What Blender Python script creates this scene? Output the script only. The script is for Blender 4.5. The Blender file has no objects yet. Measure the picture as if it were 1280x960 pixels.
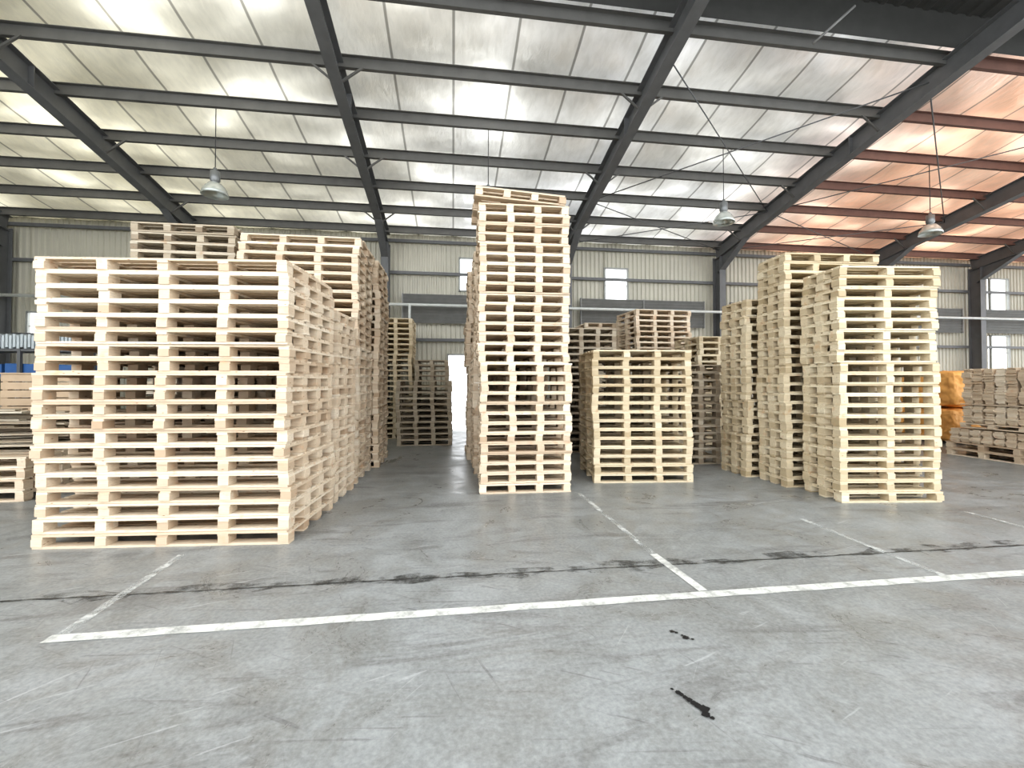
import bpy, math, random
from mathutils import Matrix, Vector
R = random.Random(7)
scene = bpy.context.scene

# ---------------------------------------------------------------- materials
def newmat(name):
    m = bpy.data.materials.new(name); m.use_nodes = True
    nt = m.node_tree; nt.nodes.clear()
    out = nt.nodes.new('ShaderNodeOutputMaterial')
    return m, nt, out
def N(nt, t, **kw):
    n = nt.nodes.new(t)
    for k, v in kw.items():
        if k.startswith('i_'):
            n.inputs[k[2:].replace('_', ' ')].default_value = v
        else: setattr(n, k, v)
    return n
def L(nt, a, b): nt.links.new(a, b)
def ramp(nt, fac, stops, interp='LINEAR'):
    r = nt.nodes.new('ShaderNodeValToRGB'); r.color_ramp.interpolation = interp
    e = r.color_ramp.elements
    while len(e) < len(stops): e.new(0.5)
    for i, (p, c) in enumerate(stops):
        e[i].position = p; e[i].color = (*c, 1) if len(c) == 3 else c
    L(nt, fac, r.inputs[0]); return r.outputs[0]
def coords(nt, scale=(1,1,1), kind='Object', rot=0):
    tc = nt.nodes.new('ShaderNodeTexCoord'); mp = nt.nodes.new('ShaderNodeMapping')
    mp.inputs['Scale'].default_value = scale; 
    if rot:
        m0 = nt.nodes.new('ShaderNodeMapping'); m0.inputs['Rotation'].default_value=(0,0,rot)
        L(nt, tc.outputs[kind], m0.inputs[0]); L(nt, m0.outputs[0], mp.inputs[0])
    else: L(nt, tc.outputs[kind], mp.inputs[0])
    return mp.outputs[0]
def mixc(nt, fac, a, b, mode='MIX'):
    m = nt.nodes.new('ShaderNodeMix'); m.data_type = 'RGBA'; m.blend_type = mode
    for sock, v in ((m.inputs[0], fac), (m.inputs[6], a), (m.inputs[7], b)):
        if hasattr(v, 'links'): L(nt, v, sock)
        else: sock.default_value = v if not isinstance(v, tuple) else (*v[:3], 1)
    return m.outputs[2]
def noise(nt, vec, scale, detail=4, rough=.55, dist=0):
    n = N(nt, 'ShaderNodeTexNoise'); n.inputs['Scale'].default_value = scale
    n.inputs['Detail'].default_value = detail; n.inputs['Roughness'].default_value = rough
    n.inputs['Distortion'].default_value = dist
    L(nt, vec, n.inputs['Vector']); return n.outputs['Fac']
def bump(nt, h, strength, dist=.01):
    b = N(nt, 'ShaderNodeBump'); b.inputs['Strength'].default_value = strength
    b.inputs['Distance'].default_value = dist; L(nt, h, b.inputs['Height']); return b.outputs[0]
def g3(x): return (x,x,x)

def wood_mat(name, lo, mid, hi):
    m, nt, out = newmat(name)
    at = N(nt, 'ShaderNodeAttribute', attribute_name='tone')
    base = ramp(nt, at.outputs['Fac'], [(0, lo), (.5, mid), (1, hi)])
    g = noise(nt, coords(nt, (3, 9, 60)), 3, 4)
    c = mixc(nt, ramp(nt, g, [(.35, (0,0,0)), (.75, (.6,.6,.6))]), base, tuple(x*.62 for x in mid))
    k = noise(nt, coords(nt, (5, 5, 5)), 1.6, 2)
    c = mixc(nt, ramp(nt, k, [(.60, (0,0,0)), (.76, (.65,.65,.65))]), c, (mid[0]*.86, mid[1]*.68, mid[2]*.56))
    v = N(nt, 'ShaderNodeTexVoronoi'); v.inputs['Scale'].default_value = 7; L(nt, coords(nt, (1,1,3)), v.inputs['Vector'])
    c = mixc(nt, ramp(nt, v.outputs['Distance'], [(.05, (.75,.75,.75)), (.11, (0,0,0))]), c, (.25,.12,.05))
    p = N(nt, 'ShaderNodeBsdfPrincipled'); p.inputs['Roughness'].default_value = .75
    p.inputs['Specular IOR Level'].default_value = .25
    L(nt, c, p.inputs['Base Color']); L(nt, bump(nt, g, .25, .004), p.inputs['Normal'])
    L(nt, p.outputs[0], out.inputs[0]); return m
WOOD = wood_mat('pine_wood', (.50,.36,.24), (.74,.615,.465), (.88,.79,.65))
WOOD_Y = wood_mat('pine_wood_yellow', (.46,.36,.22), (.70,.595,.42), (.86,.78,.60))
WOOD_G = wood_mat('pine_wood_aged', (.26,.20,.14), (.48,.41,.31), (.66,.60,.49))

def paint(name, col, rough=.5, metal=0, var=.25, sc=4, bumpy=0):
    m, nt, out = newmat(name)
    n = noise(nt, coords(nt), sc, 5)
    c = mixc(nt, n, tuple(x*(1-var) for x in col), tuple(min(1, x*(1+var)) for x in col))
    p = N(nt, 'ShaderNodeBsdfPrincipled'); p.inputs['Roughness'].default_value = rough
    p.inputs['Metallic'].default_value = metal
    L(nt, c, p.inputs['Base Color'])
    if bumpy: L(nt, bump(nt, n, bumpy, .02), p.inputs['Normal'])
    L(nt, p.outputs[0], out.inputs[0]); return m
STEEL = paint('painted_steel_grey', (.145,.148,.15), .5)
PURL = paint('purlin_steel', (.14,.138,.13), .5)
PURL_R = paint('purlin_steel_red', (.18,.10,.08), .55)
WALLM = paint('corrugated_wall_metal', (.54,.52,.44), .5, .1, .15, 1.2)
DARKROOF = paint('dark_corrugated_metal', (.06,.06,.056), .6)
LOUV = paint('louver_grey', (.22,.22,.21), .5)
PIPE = paint('pipe_white', (.62,.64,.62), .4)
TRIM = paint('window_frame_grey', (.35,.36,.34), .5)
ORANGE = paint('orange_woven_bag', (.95,.45,.14), .6, 0, .25, 6, .5)
BLUE = paint('blue_plastic', (.05,.14,.35), .4)
LGREY = paint('light_grey_sheet', (.55,.60,.62), .5)
CARD = paint('cardboard_brown', (.50,.38,.26), .85)
TAR = paint('black_tar', (.012,.012,.013), .35)
CABLE = paint('cable_dark', (.05,.05,.05), .6)
HOUSE = paint('lamp_housing', (.25,.26,.26), .4, .5)
m, nt, out = newmat('lamp_reflector'); p = N(nt, 'ShaderNodeBsdfPrincipled')
p.inputs['Base Color'].default_value = (.62,.66,.62,1); p.inputs['Roughness'].default_value = .18
p.inputs['Metallic'].default_value = .35; p.inputs['Transmission Weight'].default_value = .35
L(nt, p.outputs[0], out.inputs[0]); SHADE = m

# floor
m, nt, out = newmat('concrete_floor'); v = coords(nt)
n1 = noise(nt, v, .45, 5, .6, .6); n2 = noise(nt, v, 2.6, 9, .72, .8); n3 = noise(nt, coords(nt, (.45, 2.2, 1)), 1.3, 8, .72, 1.2)
n4 = noise(nt, v, 38, 4, .65); n2b = noise(nt, v, 1.1, 9, .75, 1.5)
c = ramp(nt, n1, [(.32, (.185,.195,.18)), (.68, (.31,.33,.33))])
c = mixc(nt, ramp(nt, n2, [(.44, g3(0)), (.64, g3(.55))]), c, (.40,.425,.425))
c = mixc(nt, ramp(nt, n2b, [(.48, g3(0)), (.64, g3(.75))]), c, (.155,.155,.135))
c = mixc(nt, ramp(nt, n3, [(.53, g3(0)), (.64, g3(.75))]), c, (.105,.104,.095))
for rot, sc, lo, colr, am in ((.5,(1.0,15,1),.655,(.09,.09,.09),.65),(-.35,(.9,14,1),.66,(.52,.54,.54),.55),(1.2,(.8,22,1),.67,(.10,.10,.10),.6),(.12,(.6,18,1),.64,(.12,.12,.115),.6),(-.9,(.7,30,1),.68,(.55,.56,.56),.5)):
    q = noise(nt, coords(nt, sc, 'Object', rot), 1.4, 4, .55)
    c = mixc(nt, ramp(nt, q, [(lo, g3(0)), (lo+.05, g3(am))]), c, colr)
c = mixc(nt, .28, c, ramp(nt, n4, [(.25, g3(.12)), (.75, g3(.6))]))
p = N(nt, 'ShaderNodeBsdfPrincipled'); L(nt, c, p.inputs['Base Color'])
L(nt, ramp(nt, n2b, [(.38, g3(.52)), (.64, g3(.24))]), p.inputs['Roughness'])
L(nt, bump(nt, n2, .10, .01), p.inputs['Normal']); L(nt, p.outputs[0], out.inputs[0]); FLOOR = m

def worn(name, col, sc, a, b, lo, hi):
    m, nt, out = newmat(name); v = coords(nt)
    w = noise(nt, v, sc, 7, .72); p = N(nt, 'ShaderNodeBsdfPrincipled'); p.inputs['Base Color'].default_value = (*col,1)
    p.inputs['Roughness'].default_value = .5
    t = N(nt, 'ShaderNodeBsdfTransparent'); mx = N(nt, 'ShaderNodeMixShader')
    L(nt, ramp(nt, w, [(a, g3(lo)), (b, g3(hi))]), mx.inputs[0]); L(nt, t.outputs[0], mx.inputs[1]); L(nt, p.outputs[0], mx.inputs[2])
    L(nt, mx.outputs[0], out.inputs[0]); return m
LINE = worn('worn_white_paint', (.78,.79,.74), 7, .32, .54, .40, .92)
LINE2 = worn('very_worn_white_paint', (.74,.76,.73), 6, .43, .60, .06, .78)
JOINT = worn('joint_filler_dark', (.045,.045,.042), 3.5, .38, .60, .2, .95)
STAIN = worn('dark_floor_stain', (.08,.08,.075), 4, .47, .62, .0, .7)

# roof foil insulation : reflective; translucency added so skylight fills the room
m, nt, out = newmat('roof_foil_insulation'); v = coords(nt)
sx = N(nt, 'ShaderNodeSeparateXYZ'); L(nt, v, sx.inputs[0])
big = noise(nt, coords(nt, (.35,.35,.35)), 1, 2)
col = ramp(nt, big, [(.3, (.87,.85,.79)), (.7, (.89,.89,.88))])
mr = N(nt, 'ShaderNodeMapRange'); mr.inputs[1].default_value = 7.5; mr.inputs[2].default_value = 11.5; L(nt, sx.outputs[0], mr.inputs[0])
col = mixc(nt, mr.outputs[0], col, (.92,.54,.36))  # orange bounce light painted into the foil colour towards the right end
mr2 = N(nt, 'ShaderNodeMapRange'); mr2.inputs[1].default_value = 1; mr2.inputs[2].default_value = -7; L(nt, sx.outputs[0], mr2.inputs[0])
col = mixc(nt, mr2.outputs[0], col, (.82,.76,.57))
wr = noise(nt, coords(nt, (2.2,.8,1)), 4.0, 5, .55, .3)
col = mixc(nt, ramp(nt, wr, [(.35, g3(.20)), (.6, g3(0))]), col, (.42,.40,.34))
md = N(nt, 'ShaderNodeMath', operation='PINGPONG'); md.inputs[1].default_value = .55; L(nt, sx.outputs[0], md.inputs[0])
seam = ramp(nt, md.outputs[0], [(.0, (1,1,1)), (.018, (1,1,1)), (.028, (0,0,0))])
fl_ = N(nt, 'ShaderNodeMath', operation='DIVIDE'); fl_.inputs[1].default_value = 1.1; L(nt, sx.outputs[0], fl_.inputs[0])
fl2 = N(nt, 'ShaderNodeMath', operation='FLOOR'); L(nt, fl_.outputs[0], fl2.inputs[0])
wn = N(nt, 'ShaderNodeTexWhiteNoise', noise_dimensions='1D'); L(nt, fl2.outputs[0], wn.inputs['W'])
col = mixc(nt, ramp(nt, wn.outputs['Value'], [(0, g3(.28)), (1, g3(0))]), col, (.50,.48,.42))
col = mixc(nt, mixc(nt, .7, (0,0,0), seam), col, (.16,.15,.13))
p = N(nt, 'ShaderNodeBsdfPrincipled'); L(nt, col, p.inputs['Base Color'])
p.inputs['Metallic'].default_value = .75; p.inputs['Roughness'].default_value = .30
L(nt, bump(nt, wr, .45, .05), p.inputs['Normal'])
tr = N(nt, 'ShaderNodeBsdfTranslucent'); L(nt, col, tr.inputs[0]); mx = N(nt, 'ShaderNodeMixShader')
patch = noise(nt, coords(nt, (.55,.75,1)), 1.0, 2, .4, .1)
L(nt, ramp(nt, patch, [(.38, g3(.13)), (.55, g3(.26)), (.72, g3(.65))]), mx.inputs[0])  # more translucent patches stand in for bright glare on the foil
L(nt, p.outputs[0], mx.inputs[1]); L(nt, tr.outputs[0], mx.inputs[2]); L(nt, mx.outputs[0], out.inputs[0]); FOIL = m

# ---------------------------------------------------------------- mesh builder
class MB:
    def __init__(s): s.v=[]; s.f=[]; s.t=[]; s.mi=[]; s.sm=[]
    def box(s, c, size, M=None, tone=None, mi=0):
        hx,hy,hz = size[0]/2,size[1]/2,size[2]/2; b=len(s.v)
        for dz in (-hz,hz):
            for dx,dy in ((-hx,-hy),(hx,-hy),(hx,hy),(-hx,hy)):
                p = Vector((c[0]+dx,c[1]+dy,c[2]+dz))
                s.v.append(tuple(M@p) if M else tuple(p))
        t = R.random() if tone is None else tone
        for q in ((3,2,1,0),(4,5,6,7),(0,1,5,4),(1,2,6,5),(2,3,7,6),(3,0,4,7)):
            s.f.append(tuple(b+i for i in q)); s.t.append(t); s.mi.append(mi); s.sm.append(False)
    def beam(s, p0, p1, w, h, mi=0, tone=.5):
        p0=Vector(p0); p1=Vector(p1); d=p1-p0; ln=d.length
        q = d.to_track_quat('X','Z'); M = Matrix.Translation((p0+p1)/2)@q.to_matrix().to_4x4()
        s.box((0,0,0),(ln,w,h),M,tone,mi)
    def ibeam(s, p0, p1, w, h, tf=.014, tw=.01, mi=0):
        p0=Vector(p0); p1=Vector(p1); d=p1-p0; ln=d.length
        q = d.to_track_quat('X','Z')
        M = Matrix.Translation((p0+p1)/2)@q.to_matrix().to_4x4()
        s.box((0,0,h/2-tf/2),(ln,w,tf),M,.5,mi); s.box((0,0,-h/2+tf/2),(ln,w,tf),M,.5,mi)
        s.box((0,0,0),(ln,tw,h-2*tf),M,.5,mi)
    def quad(s, pts, mi=0, tone=.5, smooth=False):
        b=len(s.v); s.v += [tuple(p) for p in pts]; s.f.append(tuple(range(b,b+len(pts)))); s.t.append(tone); s.mi.append(mi); s.sm.append(smooth)
    def lathe(s, prof, c, seg=28, mi=0, ribs=0):
        b=len(s.v)
        for r,z in prof:
            for i in range(seg):
                a=2*math.pi*i/seg; rr=r*(1+ribs*(i%2))
                s.v.append((c[0]+rr*math.cos(a),c[1]+rr*math.sin(a),c[2]+z))
        for j in range(len(prof)-1):
            for i in range(seg):
                k=(i+1)%seg
                s.f.append((b+j*seg+i,b+j*seg+k,b+(j+1)*seg+k,b+(j+1)*seg+i)); s.t.append(.5); s.mi.append(mi); s.sm.append(True)
    def tube(s, p0, p1, r, seg=8, mi=0):
        p0=Vector(p0); p1=Vector(p1); d=p1-p0; q=d.to_track_quat('Z','Y'); b=len(s.v)
        for P in (p0,p1):
            for i in range(seg):
                a=2*math.pi*i/seg; s.v.append(tuple(P+q@Vector((r*math.cos(a),r*math.sin(a),0))))
        for i in range(seg):
            k=(i+1)%seg; s.f.append((b+i,b+k,b+seg+k,b+seg+i)); s.t.append(.5); s.mi.append(mi); s.sm.append(True)
        s.f.append(tuple(b+seg-1-i for i in range(seg))); s.t.append(.5); s.mi.append(mi); s.sm.append(False)
        s.f.append(tuple(b+seg+i for i in range(seg))); s.t.append(.5); s.mi.append(mi); s.sm.append(False)
    def obj(s, name, mats, loc=(0,0,0), rotz=0):
        me=bpy.data.meshes.new(name); me.from_pydata(s.v,[],s.f); 
        a=me.attributes.new('tone','FLOAT','FACE'); a.data.foreach_set('value',s.t)
        for mm in (mats if isinstance(mats,list) else [mats]): me.materials.append(mm)
        me.polygons.foreach_set('material_index',s.mi); me.polygons.foreach_set('use_smooth',s.sm); me.update()
        o=bpy.data.objects.new(name,me); scene.collection.objects.link(o); o.location=loc; o.rotation_euler=(0,0,rotz); return o

# ---------------------------------------------------------------- pallets
def pallet(mb, M, w, d, nx, ny, ph, shade):
    bt=.021; bh=ph-.002-3*bt; bw=.095; bd=.13
    def tn(): return min(1,max(0,R.gauss(.54+shade,.19)))
    def lj(): return R.uniform(-.018,.012)
    ys=[bd/2+(d-bd)*j/(ny-1) for j in range(ny)]
    xs=[bw/2+(w-bw)*i/(nx-1) for i in range(nx)]
    for y in ys: mb.box((w/2+R.uniform(-.006,.006),y,bt/2),(w+lj(),.11,bt),M,tn())
    for x in xs:
        for y in ys: mb.box((x+R.uniform(-.008,.008),y+R.uniform(-.006,.006),bt+bh/2),(bw,bd,bh),M,tn()-.1)
        mb.box((x,d/2,bt*1.5+bh),(bw,d+lj(),bt),M,tn())
    nb=max(5,int(round(d/.135))); wb=.105
    for k in range(nb):
        y=wb/2+(d-wb)*k/(nb-1)
        mb.box((w/2+R.uniform(-.008,.008),y+R.uniform(-.004,.004),bt*2.5+bh),(w+lj(),wb,bt),M,tn())
def stack(x,y,w,d,n,rot=0,nx=4,ny=3,mat=WOOD,ph=.141,jit=.013,toptilt=False,name='pallet_stack',z0=0):
    mb=MB(); ox=oy=0; sh=R.uniform(-.05,.05); rz=0; nextb=R.choice((5,6,7,8))
    for i in range(n):
        if i==nextb: ox=R.uniform(-jit*2.2,jit*2.2); oy=R.uniform(-jit,jit); sh=R.uniform(-.1,.1); rz=R.uniform(-.008,.008); nextb+=R.choice((5,6,7,8))
        M=Matrix.Translation((ox+R.uniform(-jit,jit),oy+R.uniform(-jit,jit),i*ph+.001+z0))@Matrix.Rotation(rz+R.uniform(-.009,.009),4,'Z')
        if toptilt and i==n-1: M=Matrix.Translation((-.07,-.06,i*ph+.075))@Matrix.Rotation(.03,4,'Z')@Matrix.Rotation(.055,4,'Y')
        pallet(mb,M,w,d,nx,ny,ph,sh+R.uniform(-.08,.08))
    return mb.obj(name,mat,(x,y,0),math.radians(rot))

stack(-3.74,4.46,2.24,1.18,20,-4.8,5,4,ph=.1325)
stack(-3.60,5.76,2.17,.78,18,-4,5,3,ph=.1335)
stack(-3.08,6.68,1.68,1.10,27,0,4,3,ph=.136)
stack(-4.58,6.82,1.38,1.10,28,0,4,3,WOOD_G,ph=.136)
stack(-3.10,7.90,1.80,1.10,27,0,4,3,ph=.136)
stack(-2.40,11.9,1.30,1.1,23,0,4,3,WOOD_Y)
stack(-1.32,10.5,1.30,1.1,11,0,4,3,WOOD_G)
stack(-1.02,11.85,.88,1.0,15,0,3,3,WOOD_G)
stack(.364,5.83,1.25,1.12,30,-1.5,4,3,ph=.136,toptilt=True)
stack(.34,7.12,1.25,1.12,27,0,4,3,ph=.136)
stack(.28,8.42,1.25,1.12,26,0,4,3)
stack(2.09,6.25,1.50,1.12,15,-6,4,3,WOOD_Y,ph=.133)
stack(3.80,7.42,1.12,1.1,13,0,4,3,WOOD_G)
stack(2.35,9.0,1.20,1.1,19,0,4,3,WOOD_G)
stack(3.80,12.1,1.35,1.1,23,0,4,3,WOOD)
stack(4.62,10.45,1.55,1.15,24,4,4,3,WOOD)
stack(5.42,8.95,1.0,1.1,18,0,3,3,WOOD_Y)
stack(4.79,4.80,1.30,.66,22,-6,3,3,WOOD_Y,ph=.135)
stack(4.72,5.60,1.45,.60,25,-3,4,3,WOOD_Y,ph=.135)
stack(4.62,6.30,1.30,.66,21,-1,4,3,WOOD_Y,ph=.135)
# left low pallets
stack(-7.4,6.25,2.05,1.2,4,0,4,3,WOOD)
stack(-7.6,7.75,1.9,1.2,7,0,4,3,WOOD_G)

# loose boards on the low pallets
mb=MB()
for i in range(26):
    M=Matrix.Translation((-6.3+R.uniform(-.2,.2),6.85+R.uniform(-.3,.3),.579+.022*i))@Matrix.Rotation(R.uniform(-.25,.25),4,'Z')
    mb.box((0,0,0),(R.uniform(1.1,1.8),.10,.02),M)
    mb.box((0,.2,0),(R.uniform(1.1,1.8),.10,.02),M)
mb.obj('loose_board_pile',WOOD_G)
# wooden crate
mb=MB()
for k in range(5):
    z=1.06+.13*k
    for sx_ in (-1,1): mb.box((0,sx_*.4,z),(1.1,.02,.115))
    for sx_ in (-1,1): mb.box((sx_*.54,0,z),(.02,.78,.115))
for sx_ in (-1,1):
    for sy in (-1,1): mb.box((sx_*.5,sy*.36,1.31),(.07,.07,.62))
mb.box((0,0,1.65),(1.14,.86,.02))
mb.obj('wooden_crate',CARD,(-6.6,8.35,0))

# metal rack with goods at far left
mb=MB()
for x in (-10.6,-9.2,-7.8):
    for y in (10.6,11.3): mb.box((x,y,1.15),(.06,.06,2.3),mi=0)
for z in (.35,1.0,1.6,2.2): mb.box((-9.2,10.95,z),(2.86,.74,.05),mi=0)
for i in range(8): mb.box((-10.4+i*.34,10.9,1.76),(.28,.5,.24+.08*R.random()),mi=1)
for i in range(7): mb.box((-10.3+i*.38,10.9,1.17),(.32,.5,.28),mi=R.choice((2,3)))
for i in range(5): mb.box((-10.2+i*.5,10.9,.55),(.42,.5,.33),mi=3)
for i in range(40): mb.box((-10.6+i*.07,10.9,2.25+.03*(i%2)+.12),(.045,.7,.28),mi=2)
mb.obj('storage_rack',[STEEL,BLUE,LGREY,CARD])

# right background: bundles of wood on pallets
def bundle(x0,z,w,d,h,mb):
    n=int(w/.17)
    for i in range(n):
        cx=x0+.085+i*(w/n)+R.uniform(-.01,.01); tone=R.uniform(.3,.9)
        nl=int(h/.025)
        for j in range(nl):
            zz=z+.0125+j*.025; u=(j+.5)/nl; r=.058+.024*abs(math.sin(math.pi*u*2))
            mb.box((cx+R.uniform(-.004,.004),.05+d/2,zz),(r*2,d+R.uniform(-.05,.05)+.06*abs(math.sin(math.pi*u*2)),.0235),tone=min(1,max(0,tone+R.uniform(-.2,.2))))
def goods(x,y,h2,rot=-90):
    mb=MB()
    for i in range(2): pallet(mb,Matrix.Translation((0,0,i*.141)),1.75,1.1,4,3,.141,0)
    bundle(.05,.285,1.45,1.0,.30,mb)
    pallet(mb,Matrix.Translation((.26,0,.59)),1.48,1.1,4,3,.10,0)
    bundle(.28,.695,1.43,1.0,.36,mb)
    mb.box((1.0,.55,1.065),(1.46,1.1,.02))
    bundle(.28,1.08,1.43,1.0,h2,mb)
    mb.obj('wooden_block_bundle',WOOD,(x,y,0),math.radians(rot))
goods(10.3,7.8,.72); goods(11.6,7.75,.68); goods(10.35,5.9,.72)

# orange bulk bags
def bag(x,y,z,w,h):
    bpy.ops.mesh.primitive_cube_add(size=1)
    o=bpy.context.object; o.name='bulk_bag'
    o.dimensions=(w,w,h); o.location=(x,y,z+h/2)
    bpy.ops.object.transform_apply(location=False,rotation=False,scale=True)
    bv=o.modifiers.new('bev','BEVEL'); bv.width=.13; bv.segments=2
    s=o.modifiers.new('sub','SUBSURF'); s.levels=4; s.render_levels=4
    t=bpy.data.textures.new('fold','CLOUDS'); t.noise_scale=.16
    dm=o.modifiers.new('d','DISPLACE'); dm.texture=t; dm.strength=.10; dm.mid_level=.6; dm.texture_coords='GLOBAL'
    o.data.materials.append(ORANGE)
    for p in o.data.polygons: p.use_smooth=True
bag(12.55,9.5,.04,1.4,.84); bag(12.6,9.5,.90,1.4,.90)
bag(14.2,9.6,.04,1.35,.95)

# ---------------------------------------------------------------- shell
XL,XR,YB=-12.6,27.0,14.0
def zr(y): return 6.0+.187*(14-y)
mb=MB(); mb.quad([(-22,-12,0),(36,-12,0),(36,14.05,0),(-22,14.05,0)]); fl=mb.obj('floor',FLOOR)

openings=[(.20,.95,4.45,5.5),(5.05,5.85,4.2,5.35),(20.45,21.3,4.25,5.5),(20.45,21.3,2.0,3.3),(-.16,.95,0,2.4),(-11.9,-11.2,2.7,3.5),(13.6,14.3,4.25,5.4)]
mb=MB()
cuts=sorted(set([XL,XR]+[o[0] for o in openings]+[o[1] for o in openings]))
prof=[(0,0),(.07,0),(.09,.035),(.13,.035),(.15,0)]; per=.15
def corr(mb,x0,x1,z0,z1,y,mi=0):
    pts=[(x0,0)]; k=math.floor(x0/per)
    while k*per<x1:
        for a,b in prof[:-1]:
            X=k*per+a
            if x0<X<x1: pts.append((X,b))
        k+=1
    pts.append((x1,0))
    for (a,b),(c,d) in zip(pts,pts[1:]): mb.quad([(a,y-b,z0),(c,y-d,z0),(c,y-d,z1),(a,y-b,z1)],mi)
for a,b in zip(cuts,cuts[1:]):
    mid=(a+b)/2; zs=[(o[2],o[3]) for o in openings if o[0]<mid<o[1]]; zs.sort(); z=0
    for q in zs:
        if q[0]>z: corr(mb,a,b,z,q[0],YB)
        z=q[1]
    corr(mb,a,b,z,6.45,YB)
mb.obj('wall_back',WALLM)
mb=MB()
y=4.0
while y<14: 
    for (a,b),(c,d) in zip(prof,prof[1:]):
        mb.quad([(XL+b,y+a,0),(XL+d,y+c,0),(XL+d,y+c,zr(y)+.2),(XL+b,y+a,zr(y)+.2)])
    y+=.15
mb.obj('wall_left',WALLM)
for i,(a,b,c,d) in enumerate(openings):
    mb=MB(); y=YB-.085
    for x in (a,b): mb.box((x,y,(c+d)/2),(.05,.07,d-c+.05))
    mb.box(((a+b)/2,y,d),(b-a,.07,.05))
    if c>0:
        mb.box(((a+b)/2,y,c),(b-a,.07,.05))
        mb.box(((a+b)/2,y+.02,c+(d-c)*.5),(b-a,.02,.02))
    mb.obj('door_1' if c==0 else 'window_%d'%(i+1),TRIM)

# ceiling foil with sagging quilts
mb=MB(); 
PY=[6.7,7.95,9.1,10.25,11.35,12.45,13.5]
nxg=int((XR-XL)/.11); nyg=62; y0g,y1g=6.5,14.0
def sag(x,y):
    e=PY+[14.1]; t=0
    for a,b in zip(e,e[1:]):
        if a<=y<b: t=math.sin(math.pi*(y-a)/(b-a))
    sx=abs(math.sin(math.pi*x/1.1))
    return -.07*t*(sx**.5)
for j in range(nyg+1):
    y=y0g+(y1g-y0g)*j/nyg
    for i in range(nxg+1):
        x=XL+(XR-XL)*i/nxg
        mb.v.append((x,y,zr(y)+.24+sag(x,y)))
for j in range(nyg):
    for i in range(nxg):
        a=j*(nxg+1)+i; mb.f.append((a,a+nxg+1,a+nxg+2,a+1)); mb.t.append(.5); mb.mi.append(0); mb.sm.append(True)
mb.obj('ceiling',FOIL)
# raised dark ridge monitor
mb=MB()
x=XL
while x<XR:
    for (a,b),(c,d) in zip(prof,prof[1:]):
        a2,c2=a*2,c*2
        mb.quad([(x+a2,1.5,zr(1.5)+.75-b),(x+c2,1.5,zr(1.5)+.75-d),(x+c2,6.5,zr(6.5)+.75-d),(x+a2,6.5,zr(6.5)+.75-b)])
    x+=.3
mb.quad([(XL,6.5,zr(6.5)+.1),(XR,6.5,zr(6.5)+.1),(XR,6.5,zr(6.5)+.8),(XL,6.5,zr(6.5)+.8)])
mb.obj('roof_ridge_section',DARKROOF)

# frames
FX=[-12.3,-7.42,-2.05,3.66,9.0,15.0,19.4,25.0]
mb=MB()
for fx in FX:
    dy0,dy1=13.75,1.5
    mb.ibeam((fx,dy0,zr(dy0)-.13),(fx,dy1,zr(dy1)-.13),.21,.42)
    mb.quad([(fx-.006,13.55,zr(13.55)-.3),(fx-.006,13.55,zr(13.55)-.85),(fx-.006,12.3,zr(12.3)-.3)])
    mb.beam((fx,13.55,zr(13.55)-.86),(fx,12.2,zr(12.2)-.34),.2,.014)
    mb.box((fx,13.40,2.9),(.22,.014,5.8)); mb.box((fx,13.78,2.9),(.22,.014,5.8)); mb.box((fx,13.59,2.9),(.01,.38,5.8))
    mb.box((fx,13.59,.012),(.34,.5,.024))
    mb.box((fx,8.6,zr(8.6)-.13),(.19,.02,.40))
mb.obj('steel_frame',STEEL)
mb=MB()
for y in PY+[5.4,4.2,3.0]:
    z=zr(y)+.10
    for a,b in zip(FX,FX[1:]):
        mi=1 if a>8 else 0
        mb.box(((a+b)/2,y,z),(b-a,.012,.19),mi=mi); mb.box(((a+b)/2,y-.035,z+.09),(b-a,.07,.012),mi=mi); mb.box(((a+b)/2,y+.035,z-.09),(b-a,.07,.012),mi=mi)
for fx in FX[1:]:
    for y in PY[1::2]:
        for s in (-1,1): mb.beam((fx+s*.03,y,zr(y)-.30),(fx+s*.45,y,zr(y)+.03),.035,.035)
mb.obj('roof_purlins',[PURL,PURL_R])
mb=MB()
for z in (2.85,4.95,5.95): mb.box(((XL+XR)/2,13.82,z),(XR-XL-.1,.08,.09))
mb.obj('trim_1',STEEL)
for a,b in zip(FX,FX[1:]):
    if b<0 and a<-8: continue
    mb=MB(); a2,b2=a+.5,b-.5
    for k in range(9): 
        M=Matrix.Translation(((a2+b2)/2,13.72,3.42+k*.1))@Matrix.Rotation(.6,4,'X'); mb.box((0,0,0),(b2-a2,.012,.11),M)
    for x in (a2,b2,(a2+b2)/2): mb.box((x,13.72,3.82),(.04,.08,.92))
    mb.obj('louver_vent',LOUV)
mb=MB(); mb.tube((XL+.1,13.32,3.86),(XR-.1,13.32,3.86),.045,10); mb.tube((-1.3,13.3,3.86),(-1.3,13.3,.01),.04,10)
mb.obj('wall_pipe',PIPE)
# rod bracing
mb=MB()
for a,b in ((3.66,9.0),(9.0,15.0)):
    mb.tube((a,7.0,zr(7.0)-.05),(b,11.3,zr(11.3)-.05),.013,6); mb.tube((b,7.0,zr(7.0)-.07),(a,11.3,zr(11.3)-.07),.013,6)
    mb.tube((a,11.3,zr(11.3)-.05),(b,13.6,zr(13.6)-.05),.013,6); mb.tube((b,11.3,zr(11.3)-.07),(a,13.6,zr(13.6)-.07),.013,6)
mb.obj('roof_bracing_rods',STEEL)
mb=MB(); mb.tube((5.85,6.26,7.07),(6.35,5.99,7.52),.02,10); mb.obj('conduit_tube',LOUV)

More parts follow.
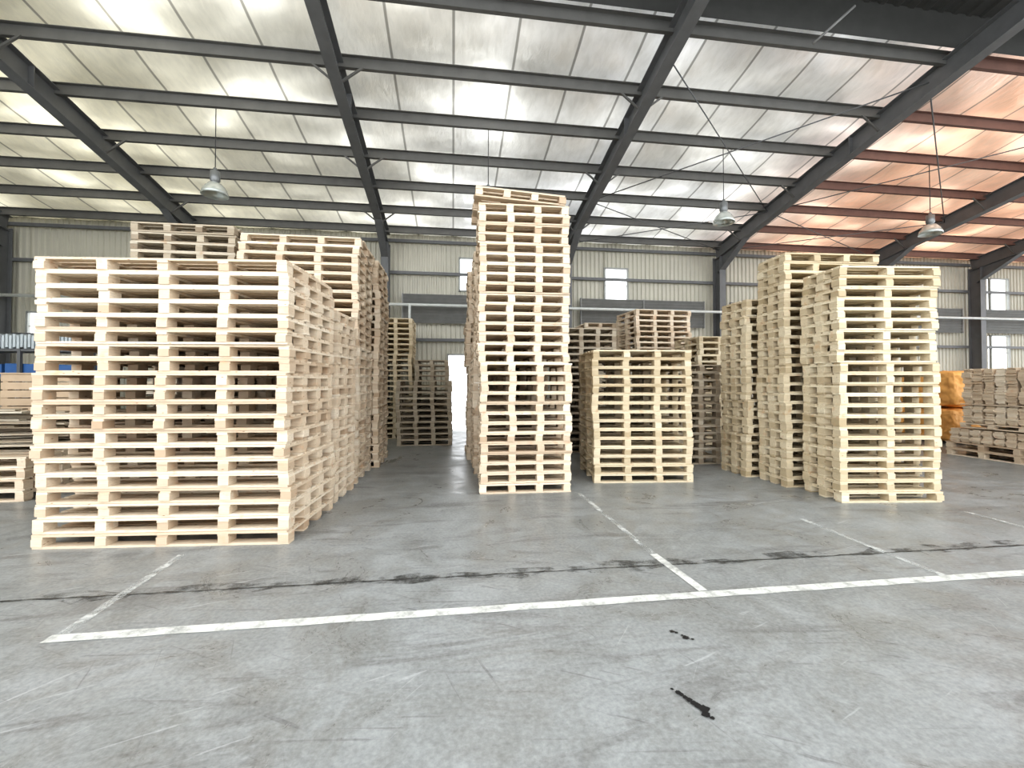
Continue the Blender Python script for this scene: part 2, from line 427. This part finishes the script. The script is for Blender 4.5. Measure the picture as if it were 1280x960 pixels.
# hanging high-bay lamps
for lx in (-4.67,.745,6.22,11.8):
    mb=MB(); ly=9.2; zt=zr(9.1)+.02; zb=5.20
    mb.tube((lx,ly,zb+.52),(lx,ly,zt),.009,6,0)
    mb.lathe([(0,.56),(.03,.55),(.035,.50),(.085,.48),(.09,.30),(.07,.27),(.06,.25),(.06,.22)],(lx,ly,zb),20,1)
    mb.lathe([(.065,.26),(.11,.235),(.17,.17),(.215,.08),(.235,0),(.228,0),(.208,.08),(.163,.165),(.10,.225),(.06,.25)],(lx,ly,zb),48,2,.03)
    mb.lathe([(0,.22),(.03,.21),(.05,.16),(.045,.10),(0,.07)],(lx,ly,zb),16,2)
    mb.obj('pendant_lamp',[CABLE,HOUSE,SHADE])

# ---------------------------------------------------------------- floor marks
def strip(name,p0,p1,w,mat,z=.002,seg=1,wob=0,wv=0):
    p0=Vector((*p0,z)); p1=Vector((*p1,z)); d=(p1-p0); n=Vector((-d.y,d.x,0)).normalized()
    mb=MB(); pts=[]
    for i in range(seg+1):
        p=p0+d*i/seg; o=R.uniform(-wob,wob); ww=w*(1+R.uniform(-wv,wv)); pts.append((p+n*(o+ww/2),p+n*(o-ww/2)))
    for a,b in zip(pts,pts[1:]): mb.quad([a[1],b[1],b[0],a[0]])
    return mb.obj(name,mat)
strip('floor_line',(-2.35,2.895),(9.5,2.82),.085,LINE,.004,90,.003,.06)
strip('floor_line',(-2.30,2.94),(-2.33,4.15),.065,LINE2,.004)
strip('floor_line',(1.79,2.92),(1.74,3.6),.07,LINE,.004)
strip('floor_line',(1.74,3.62),(1.70,5.7),.055,LINE2,.004)
strip('floor_line',(3.78,2.9),(3.8,4.3),.06,LINE2,.004)
strip('floor_line',(5.85,2.9),(5.9,4.3),.06,LINE2,.004)
strip('floor_joint',(-9,3.50),(10,3.28),.02,JOINT,.003,240,.007,.5)
strip('floor_stain',(-5,3.45),(8,3.36),.14,STAIN,.002,80,.03,.5)
def blob(name,cx,cy,pts,r):
    mb=MB()
    for (dx,dy,s) in pts:
        k=16; ring=[(cx+dx+r*s*(1+.3*R.uniform(-1,1))*math.cos(2*math.pi*i/k),cy+dy+r*s*(1+.3*R.uniform(-1,1))*math.sin(2*math.pi*i/k),.005+.0003*R.random()) for i in range(k)]
        mb.quad(ring)
    mb.obj(name,TAR)
blob('tar_stain',1.10,1.90,[(-.02,.085,.7),(-.01,.07,.6),(0.0,.05,.6),(0.01,.03,.7),(.02,.01,.8),(.03,-.01,.9),(.045,-.03,1.2),(.035,-.06,1.0),(.05,-.085,.5),(-.035,.11,.4)],.020)
blob('tar_stain',1.36,2.43,[(-.05,.04,.8),(-.03,.025,.6),(.0,-.03,1.0),(.03,-.05,.5),(-.01,-.005,.5)],.018)
blob('tar_stain',-1.05,1.75,[(0,0,.5),(.02,-.01,.4)],.02)

# ---------------------------------------------------------------- light
w=bpy.data.worlds.new('overcast_sky'); scene.world=w; w.use_nodes=True
bg=w.node_tree.nodes['Background']; bg.inputs[0].default_value=(.95,.975,1,1); bg.inputs[1].default_value=2.4
scene.view_settings.view_transform='Standard'
try: scene.view_settings.look='Medium High Contrast'
except Exception as e: print(e)
scene.view_settings.exposure=0.30

cam=bpy.data.cameras.new('camera'); co=bpy.data.objects.new('camera',cam); scene.collection.objects.link(co)
cam.sensor_width=36; cam.lens=540/1280*36; cam.clip_start=.05; cam.clip_end=200
co.location=(0,0,1.5); co.rotation_euler=(math.radians(91.0),0,math.radians(-7.8)); cam.shift_y=-.0086
scene.camera=co
